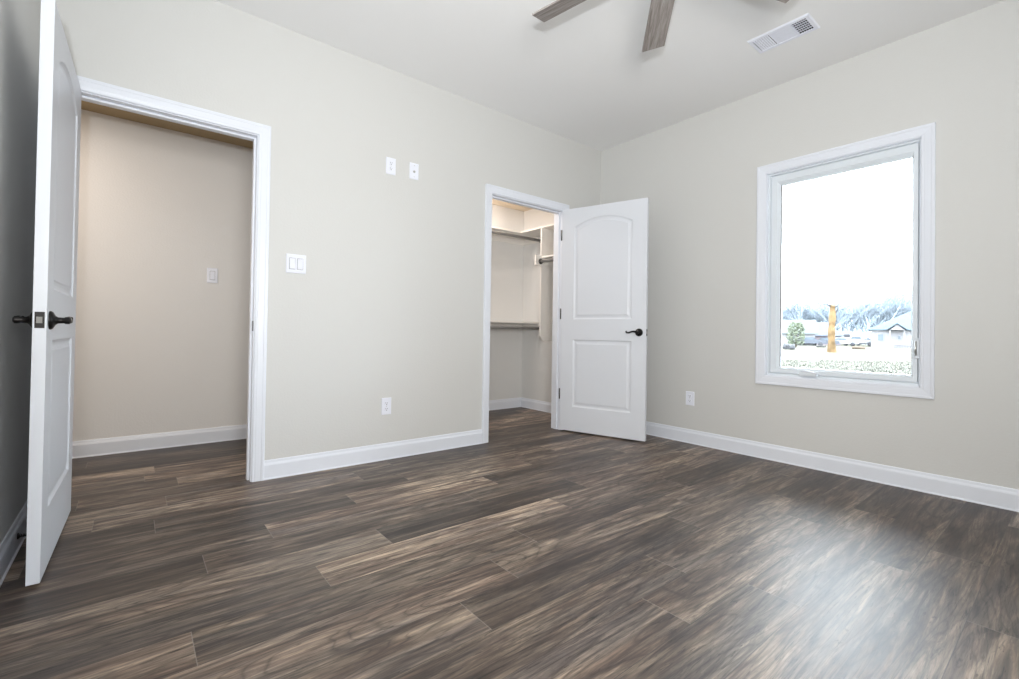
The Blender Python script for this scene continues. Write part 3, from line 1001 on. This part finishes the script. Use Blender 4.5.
def trunk():
    p = ground(832.5, 43.0)
    e = empty('tree_trunk', p, FA)
    thing(e, 'bare orange broken off tree trunk standing on the pale lawn', 'tree trunk')
    bm = bmesh.new()
    rnd = random.Random(5)
    n, seg = 26, 14
    rings = []
    for i in range(n):
        s = i / (n - 1)
        z = 4.35 * s
        r = 0.27 + 0.10 * math.exp(-s * 9) + 0.025 * math.sin(s * 19) - 0.05 * max(0, s - 0.7) / 0.3
        cx = -0.06 + 0.05 * math.sin(s * 7.0 + 2.2)
        rings.append([bm.verts.new((cx + r * (1 + 0.10 * math.sin(3 * a + s * 9) + rnd.uniform(-0.06, 0.06)) * math.cos(a), r * (1 + rnd.uniform(-0.06, 0.06)) * math.sin(a), z + (rnd.uniform(-0.16, 0.10) if i == n - 1 else 0))) for a in [2 * PI * k / seg for k in range(seg)]])
    for A, B in zip(rings, rings[1:]):
        for k in range(seg): bm.faces.new((A[k], A[(k + 1) % seg], B[(k + 1) % seg], B[k]))
    bm.faces.new(rings[-1])
    bm.faces.new(rings[0][::-1])
    link('trunk', bm, M['orange_wood'], e, smooth=True)
    for pts in ([(-0.15, 0, 4.2), (-0.45, 0, 4.42), (-0.8, 0.1, 4.40)], [(0.15, 0, 4.15), (0.45, 0, 4.3), (0.62, 0.05, 4.62)], [(0.2, 0, 3.6), (0.45, 0, 3.95), (0.52, 0, 4.25)]):
        b = bmesh.new()
        tube(b, pts, [0.07, 0.05, 0.025], 7)
        s = link('branch_stub', b, M['stub_wood'], e); s['label'] = 'short dark branch stub'
trunk()

def tree_mesh(seed, h, spread, levels=4, r0=0.20, trunk_frac=0.22):
    rnd = random.Random(seed)
    tb, bb = bmesh.new(), bmesh.new()
    def grow(p, d, ln, r, lv, bm):
        q = p + d * ln
        midp = p + d * ln * 0.5 + Vector((rnd.uniform(-1, 1), rnd.uniform(-1, 1), rnd.uniform(-0.3, 0.5))) * ln * 0.06
        tube(bm, [p, midp, q], [r, r * 0.82, r * 0.62], 4 if lv < 2 else 3, False)
        if lv >= levels: return
        nb = (5 if lv == 0 else 4)
        for k in range(nb):
            s = 1.0 if k == 0 else rnd.uniform(0.35, 1.0)
            st = p + d * ln * s
            ax = Vector((rnd.uniform(-1, 1), rnd.uniform(-1, 1), rnd.uniform(-0.4, 0.4))).normalized()
            nd = (d + ax * spread * rnd.uniform(0.6, 1.2) + Vector((0, 0, 0.22))).normalized()
            grow(st, nd, ln * rnd.uniform(0.58, 0.80), max(r * 0.52, 0.022), lv + 1, bb)
    grow(Vector((0, 0, 0)), Vector((0, 0, 1)), h * 0.34, r0, 0, tb)
    # scale so that the top is at h
    top = max(v.co.z for v in bb.verts)
    for b in (tb, bb):
        for v in b.verts: v.co.z *= h / top
    return tb, bb
PROTO = []
def make_tree_proto(seed, h, spread, name):
    tb, bb = tree_mesh(seed, h, spread)
    e = empty(name, (0, 0, G))
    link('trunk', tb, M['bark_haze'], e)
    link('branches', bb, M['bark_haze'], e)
    return e
def trees():
    rnd = random.Random(21)
    protos = [(make_tree_proto(31, 8.0, 0.75, 'bare_tree'), 8.0), (make_tree_proto(32, 8.0, 0.95, 'bare_tree'), 8.0), (make_tree_proto(33, 8.0, 0.60, 'bare_tree'), 8.0)]
    used = set()
    LABELS = {'left': ('bare hazy tree in the row behind the left long roof', 'bare trees behind the left long roof'),
              'mid': ('bare hazy tree in the row between orange trunk and white house', 'bare trees right of the orange trunk'),
              'crown': ('bare tree in the tall round clump behind the white house', 'bare trees in the tall clump'),
              'right': ('bare hazy tree above the blue roof of the white house', 'bare trees above the blue roof'),
              'far': ('bare tree in the farthest row of the hazy treeline', 'bare trees in the farthest row')}
    spec = []
    def add(px, d, top, kind, wid=1.0): spec.append((px, d, top, kind, wid))
    for px, top in ((776, 306), (783, 303), (789, 307), (795, 304), (802, 302), (807, 306), (811, 296), (816, 305), (821, 303), (827, 306), (833, 305)): add(px, rnd.uniform(100, 118), top, 'left', 1.25)
    for px, top in ((838, 304), (843, 307), (848, 303), (853, 306), (858, 302), (863, 305), (868, 304)): add(px, rnd.uniform(100, 118), top, 'mid', 1.25)
    for px, top in ((872, 300), (876, 294), (881, 290), (886, 291), (891, 294), (879, 298), (887, 297)): add(px, rnd.uniform(104, 120), top, 'crown', 1.25)
    for px, top in ((896, 300), (901, 304), (905, 298), (910, 303), (914, 296), (919, 302), (925, 298)): add(px, rnd.uniform(104, 120), top, 'right', 1.0)
    for i in range(26): add(770 + i * 6.2, rnd.uniform(128, 150), rnd.uniform(306, 312), 'far', 1.5)
    for i, (px, d, top, kind, wid) in enumerate(spec):
        k = rnd.randrange(3)
        pr, ph = protos[k]
        if k in used: e = copy_tree(pr)
        else: e, _ = pr, used.add(k)
        g = ground(px, d)
        hz = at(px, top - (4 if kind == 'far' else 8), d).z - G
        e.location = g
        s = hz / ph
        e.scale = (s * wid, s * wid, s)
        e.rotation_euler = (0, 0, rnd.uniform(0, 2 * PI))
        thing(e, LABELS[kind][0], 'tree', LABELS[kind][1])
trees()

def evergreen():
    p = ground(796, 62)
    e = empty('evergreen_tree', p)
    thing(e, 'small green evergreen tree in front of the left building', 'tree')
    rnd = random.Random(9)
    h = 3.35
    bm = bmesh.new(); tube(bm, [(0, 0, 0), (0.02, 0, h * 0.9)], [0.09, 0.03], 7); link('trunk', bm, M['log'], e)
    bm = bmesh.new()
    for i in range(900):
        z = rnd.uniform(0.45, h)
        R = 1.05 * (1 - ((z - 1.6) / 2.0) ** 2) ** 0.5 if abs(z - 1.6) < 1.95 else 0.15
        a = rnd.uniform(0, 2 * PI)
        r = R * rnd.uniform(0.25, 1.05) ** 0.6
        c = Vector((r * math.cos(a), r * math.sin(a), z))
        d = Vector((rnd.uniform(-1, 1), rnd.uniform(-1, 1), rnd.uniform(-0.6, 0.9))).normalized() * 0.20
        s = d.orthogonal().normalized() * 0.075
        vs_ = [bm.verts.new(q) for q in (c - d, c + s, c + d, c - s)]
        bm.faces.new(vs_)
    link('foliage', bm, M['evergreen'], e)
evergreen()

def rock(name, p, size, seed, mat, label, cat, group=None):
    rnd = random.Random(seed)
    bm = bmesh.new()
    bmesh.ops.create_icosphere(bm, subdivisions=2, radius=1)
    for v in bm.verts:
        k = 1 + rnd.uniform(-0.16, 0.16)
        v.co = Vector((v.co.x * size[0] * k, v.co.y * size[1] * k, max(v.co.z, -0.55) * size[2] * k))
    zmin = min(v.co.z for v in bm.verts)
    for v in bm.verts: v.co.z -= zmin
    o = link(name, bm, mat)
    o.location = p
    thing(o, label, cat, group)
    return o
rock('boulder', ground(786.0, 51), (0.42, 0.35, 0.42), 1, M['stone'], 'dark boulder at the left of the pair below the evergreen', 'rock')
rock('boulder', ground(791.5, 50), (0.40, 0.35, 0.34), 2, M['stone'], 'dark boulder at the right of the pair below the evergreen', 'rock')

def low_log(px, d, ln, r, mat, label):
    p = ground(px, d)
    bm = bmesh.new()
    tube(bm, [(-ln / 2, 0, r), (-ln / 6, 0.02, r * 1.08), (ln / 5, -0.02, r), (ln / 2, 0.03, r * 0.9)], [r, r * 1.05, r, r * 0.85], 10)
    o = link('log', bm, mat)
    o.location = p
    o.rotation_euler = (0, 0, facing(px) + 0.1)
    thing(o, label, 'log')
low_log(858.5, 57, 1.3, 0.17, M['log'], 'brown log lying on lawn between orange trunk and white house')
low_log(821, 64, 1.1, 0.13, M['stub_wood'], 'grey log lying on lawn left of the orange trunk')

def house_right():
    D = 72.0
    p = ground(871, D)
    e = empty('house', p, facing(885))
    thing(e, 'white house with blue grey hip roof at right of the window view', 'house')
    K = D / FPX * 0.79
    hw = 2.75                     # eave height
    W, Dp = 13.0, 9.0
    bm = bmesh.new(); box(bm, 0, W, 0, Dp, 0, hw); link('walls', bm, M['white_siding'], e)
    ridge = 5.9
    o = 0.45
    bm = bmesh.new()
    a = [bm.verts.new(q) for q in ((-o, -o, hw), (W + o, -o, hw), (W + o, Dp + o, hw), (-o, Dp + o, hw))]
    b = [bm.verts.new(q) for q in ((5.2, Dp / 2, ridge), (W - 5.2 + 1, Dp / 2, ridge))]
    t_ = [bm.verts.new(v.co + Vector((0, 0, -0.16))) for v in a]
    for f in ((a[0], a[1], b[1], b[0]), (a[1], a[2], b[1]), (a[2], a[3], b[0], b[1]), (a[3], a[0], b[0])): bm.faces.new(f)
    for i in range(4): bm.faces.new((a[i], a[(i + 1) % 4], t_[(i + 1) % 4], t_[i]))
    bm.faces.new(t_)
    link('roof', bm, M['blue_roof'], e)
    # porch gable
    g0, g1 = (888 - 871) * K, (904.5 - 871) * K
    gm = (g0 + g1) / 2
    bm = bmesh.new(); prism(bm, [(g0 + 0.15, hw - 0.1), (g1 - 0.15, hw - 0.1), (gm, hw + 0.72)], 'y', -1.25, 0.4); gb = link('gable', bm, M['white_siding'], e)
    bm = bmesh.new()
    for s0, s1 in ((g0 - 0.2, gm), (g1 + 0.2, gm)):
        zz = hw - 0.12
        prism(bm, [(s0, zz), (s1, hw + 0.82), (s1, hw + 0.95), (s0, zz + 0.12)], 'y', -1.5, 1.6)
    link('gable_roof', bm, M['blue_roof'], e)
    for xx in (g0 + 0.1, g1 - 0.25):
        bm = bmesh.new(); box(bm, xx, xx + 0.15, -1.2, -1.05, 0, hw - 0.1); link('porch_post', bm, M['white_siding'], e)
    def win(px0, px1, z0, z1):
        bm = bmesh.new(); box(bm, (px0 - 871) * K, (px1 - 871) * K, -0.06, 0.02, z0, z1); f = link('window', bm, M['white_siding'], e)
        bm = bmesh.new(); box(bm, (px0 - 871) * K + 0.1, (px1 - 871) * K - 0.1, -0.08, -0.05, z0 + 0.1, z1 - 0.1); link('pane', bm, M['out_glass'], f)
    win(877, 884, 0.95, 2.1)
    win(896.5, 900.5, 1.2, 1.9)
    bm = bmesh.new()
    x0, x1 = (894 - 871) * K, (913 - 871) * K
    box(bm, x0, x1, -2.05, -2.0, 0.28, 0.36)
    for i in range(9):
        xx = x0 + (x1 - x0) * i / 8
        box(bm, xx - 0.03, xx + 0.03, -2.05, -2.0, 0, 0.42)
    r = link('porch_rail', bm, M['stub_wood'], e); r['label'] = 'low dark rail'
house_right()

def gable_house(name, px, D, W, Dp, hw, ridge, roof, wall, label, wins, hip=0.0):
    p = ground(px, D)
    e = empty(name, p, facing(px + 15))
    thing(e, label, 'house')
    bm = bmesh.new(); box(bm, 0, W, 0, Dp, 0, hw); link('walls', bm, wall, e)
    o = 0.4
    bm = bmesh.new()
    lo = [(-o, -o, hw), (W + o, -o, hw), (W + o, Dp + o, hw), (-o, Dp + o, hw)]
    a = [bm.verts.new(q) for q in lo]
    b = [bm.verts.new((hip - o * (hip == 0), Dp / 2, ridge)), bm.verts.new((W - hip + o * (hip == 0), Dp / 2, ridge))]
    t_ = [bm.verts.new(v.co + Vector((0, 0, -0.15))) for v in a]
    for f in ((a[0], a[1], b[1], b[0]), (a[1], a[2], b[1]), (a[2], a[3], b[0], b[1]), (a[3], a[0], b[0])): bm.faces.new(f)
    for i in range(4): bm.faces.new((a[i], a[(i + 1) % 4], t_[(i + 1) % 4], t_[i]))
    bm.faces.new(t_)
    link('roof', bm, roof, e)
    for x0, x1, z0, z1 in wins:
        bm = bmesh.new(); box(bm, x0, x1, -0.06, 0.02, z0, z1); f = link('window', bm, M['white_siding'], e)
        bm = bmesh.new(); box(bm, x0 + 0.1, x1 - 0.1, -0.08, -0.05, z0 + 0.1, z1 - 0.1); link('pane', bm, M['out_glass'], f)
    return e
gable_house('barn', 757, 80, 8.35, 7.0, 2.0, 4.35, M['pale_roof'], M['white_siding'], 'low building with long pale roof behind the evergreen', [(4.6, 5.6, 0.7, 1.6)])
hb = gable_house('house', 800, 88, 6.3, 8.0, 1.75, 4.3, M['slate_roof'], M['mauve_siding'], 'mauve walled house with slate blue roof left of the orange trunk', [(1.2, 2.4, 0.6, 1.4)], 2.0)
bm = bmesh.new(); box(bm, 2.9, 6.4, -0.12, 0.0, 0.55, 1.25); t_ = link('garage_panel', bm, M['tan_panel'], hb); t_['label'] = 'tan garage panel'

def vehicle(kind, px, D, flip, mat, label, name):
    e = empty(name, ground(px, D), facing(px) + (PI if flip else 0))
    thing(e, label, {'car': 'car', 'pickup_truck': 'truck', 'camper': 'camper'}[name])
    if kind == 'car':
        body = [(-2.1, 0.35), (2.1, 0.35), (2.15, 0.72), (1.25, 0.90), (-1.6, 0.95), (-2.1, 0.85)]
        cab = [(-1.55, 0.93), (1.0, 0.88), (0.35, 1.38), (-1.0, 1.40)]
        wh = (-1.3, 1.3); wd = 1.7
    elif kind == 'pickup':
        body = [(-2.7, 0.5), (2.6, 0.5), (2.65, 1.0), (1.4, 1.12), (-2.7, 1.1)]
        cab = [(-0.7, 1.1), (1.3, 1.1), (0.75, 1.72), (-0.55, 1.76)]
        wh = (-1.7, 1.6); wd = 1.9
    else:
        body = [(-2.4, 0.55), (2.3, 0.55), (2.55, 1.5), (2.1, 2.55), (-2.4, 2.6)]
        cab = None
        wh = (-0.4, 0.35); wd = 2.1
    bm = bmesh.new(); prism(bm, body, 'y', -wd / 2, wd / 2)
    bmesh.ops.bevel(bm, geom=bm.edges[:], offset=0.06, segments=2, affect='EDGES')
    link('body', bm, mat, e)
    if cab:
        bm = bmesh.new(); prism(bm, cab, 'y', -wd / 2 + 0.12, wd / 2 - 0.12); c = link('cabin', bm, mat, e)
        cx = sum(q[0] for q in cab) / 4; cz = sum(q[1] for q in cab) / 4
        ins = [(cx + (q[0] - cx) * 0.78, cz + (q[1] - cz) * 0.66) for q in cab]
        for sd in (-1, 1):
            bm = bmesh.new(); y = sd * (wd / 2 - 0.115); prism(bm, ins, 'y', y - 0.012, y + 0.012); link('side_window', bm, M['out_glass'], c)
    else:
        for sd in (-1, 1):
            bm = bmesh.new(); y = sd * wd / 2
            prism(bm, [(-0.9, 1.5), (0.1, 1.5), (0.1, 2.1), (-0.9, 2.1)], 'y', y - 0.02, y + 0.02); link('side_window', bm, M['tyre'], e)
    for wx in wh:
        for sd in (-1, 1):
            bm = bmesh.new()
            lathe(bm, [(0, -0.1), (0.30, -0.1), (0.34, -0.06), (0.34, 0.06), (0.30, 0.1), (0, 0.1)], 16, Matrix.Translation((wx, sd * (wd / 2 - 0.08), 0.34)) @ Matrix.Rotation(PI / 2, 4, 'X'))
            link('wheel', bm, M['tyre'], e)
vehicle('camper', 849.5, 92, False, M['car_white'], 'white camper trailer with dark window behind the parked cars', 'camper')
vehicle('car', 843, 78, False, M['car_white'], 'white car parked left in front of the white camper', 'car')
vehicle('pickup', 857.5, 80, True, M['car_white'], 'white pickup truck parked between camper and white house', 'pickup_truck')
vehicle('car', 867.5, 84, True, M['car_dark'], 'dark car parked beside the left end of the white house', 'car')
vehicle('car', 811, 76, False, M['car_dark'], 'dark car parked below mauve house, nearer the evergreen', 'car')
vehicle('car', 824, 77, True, M['car_dark'], 'dark car parked below mauve house, nearer the orange trunk', 'car')
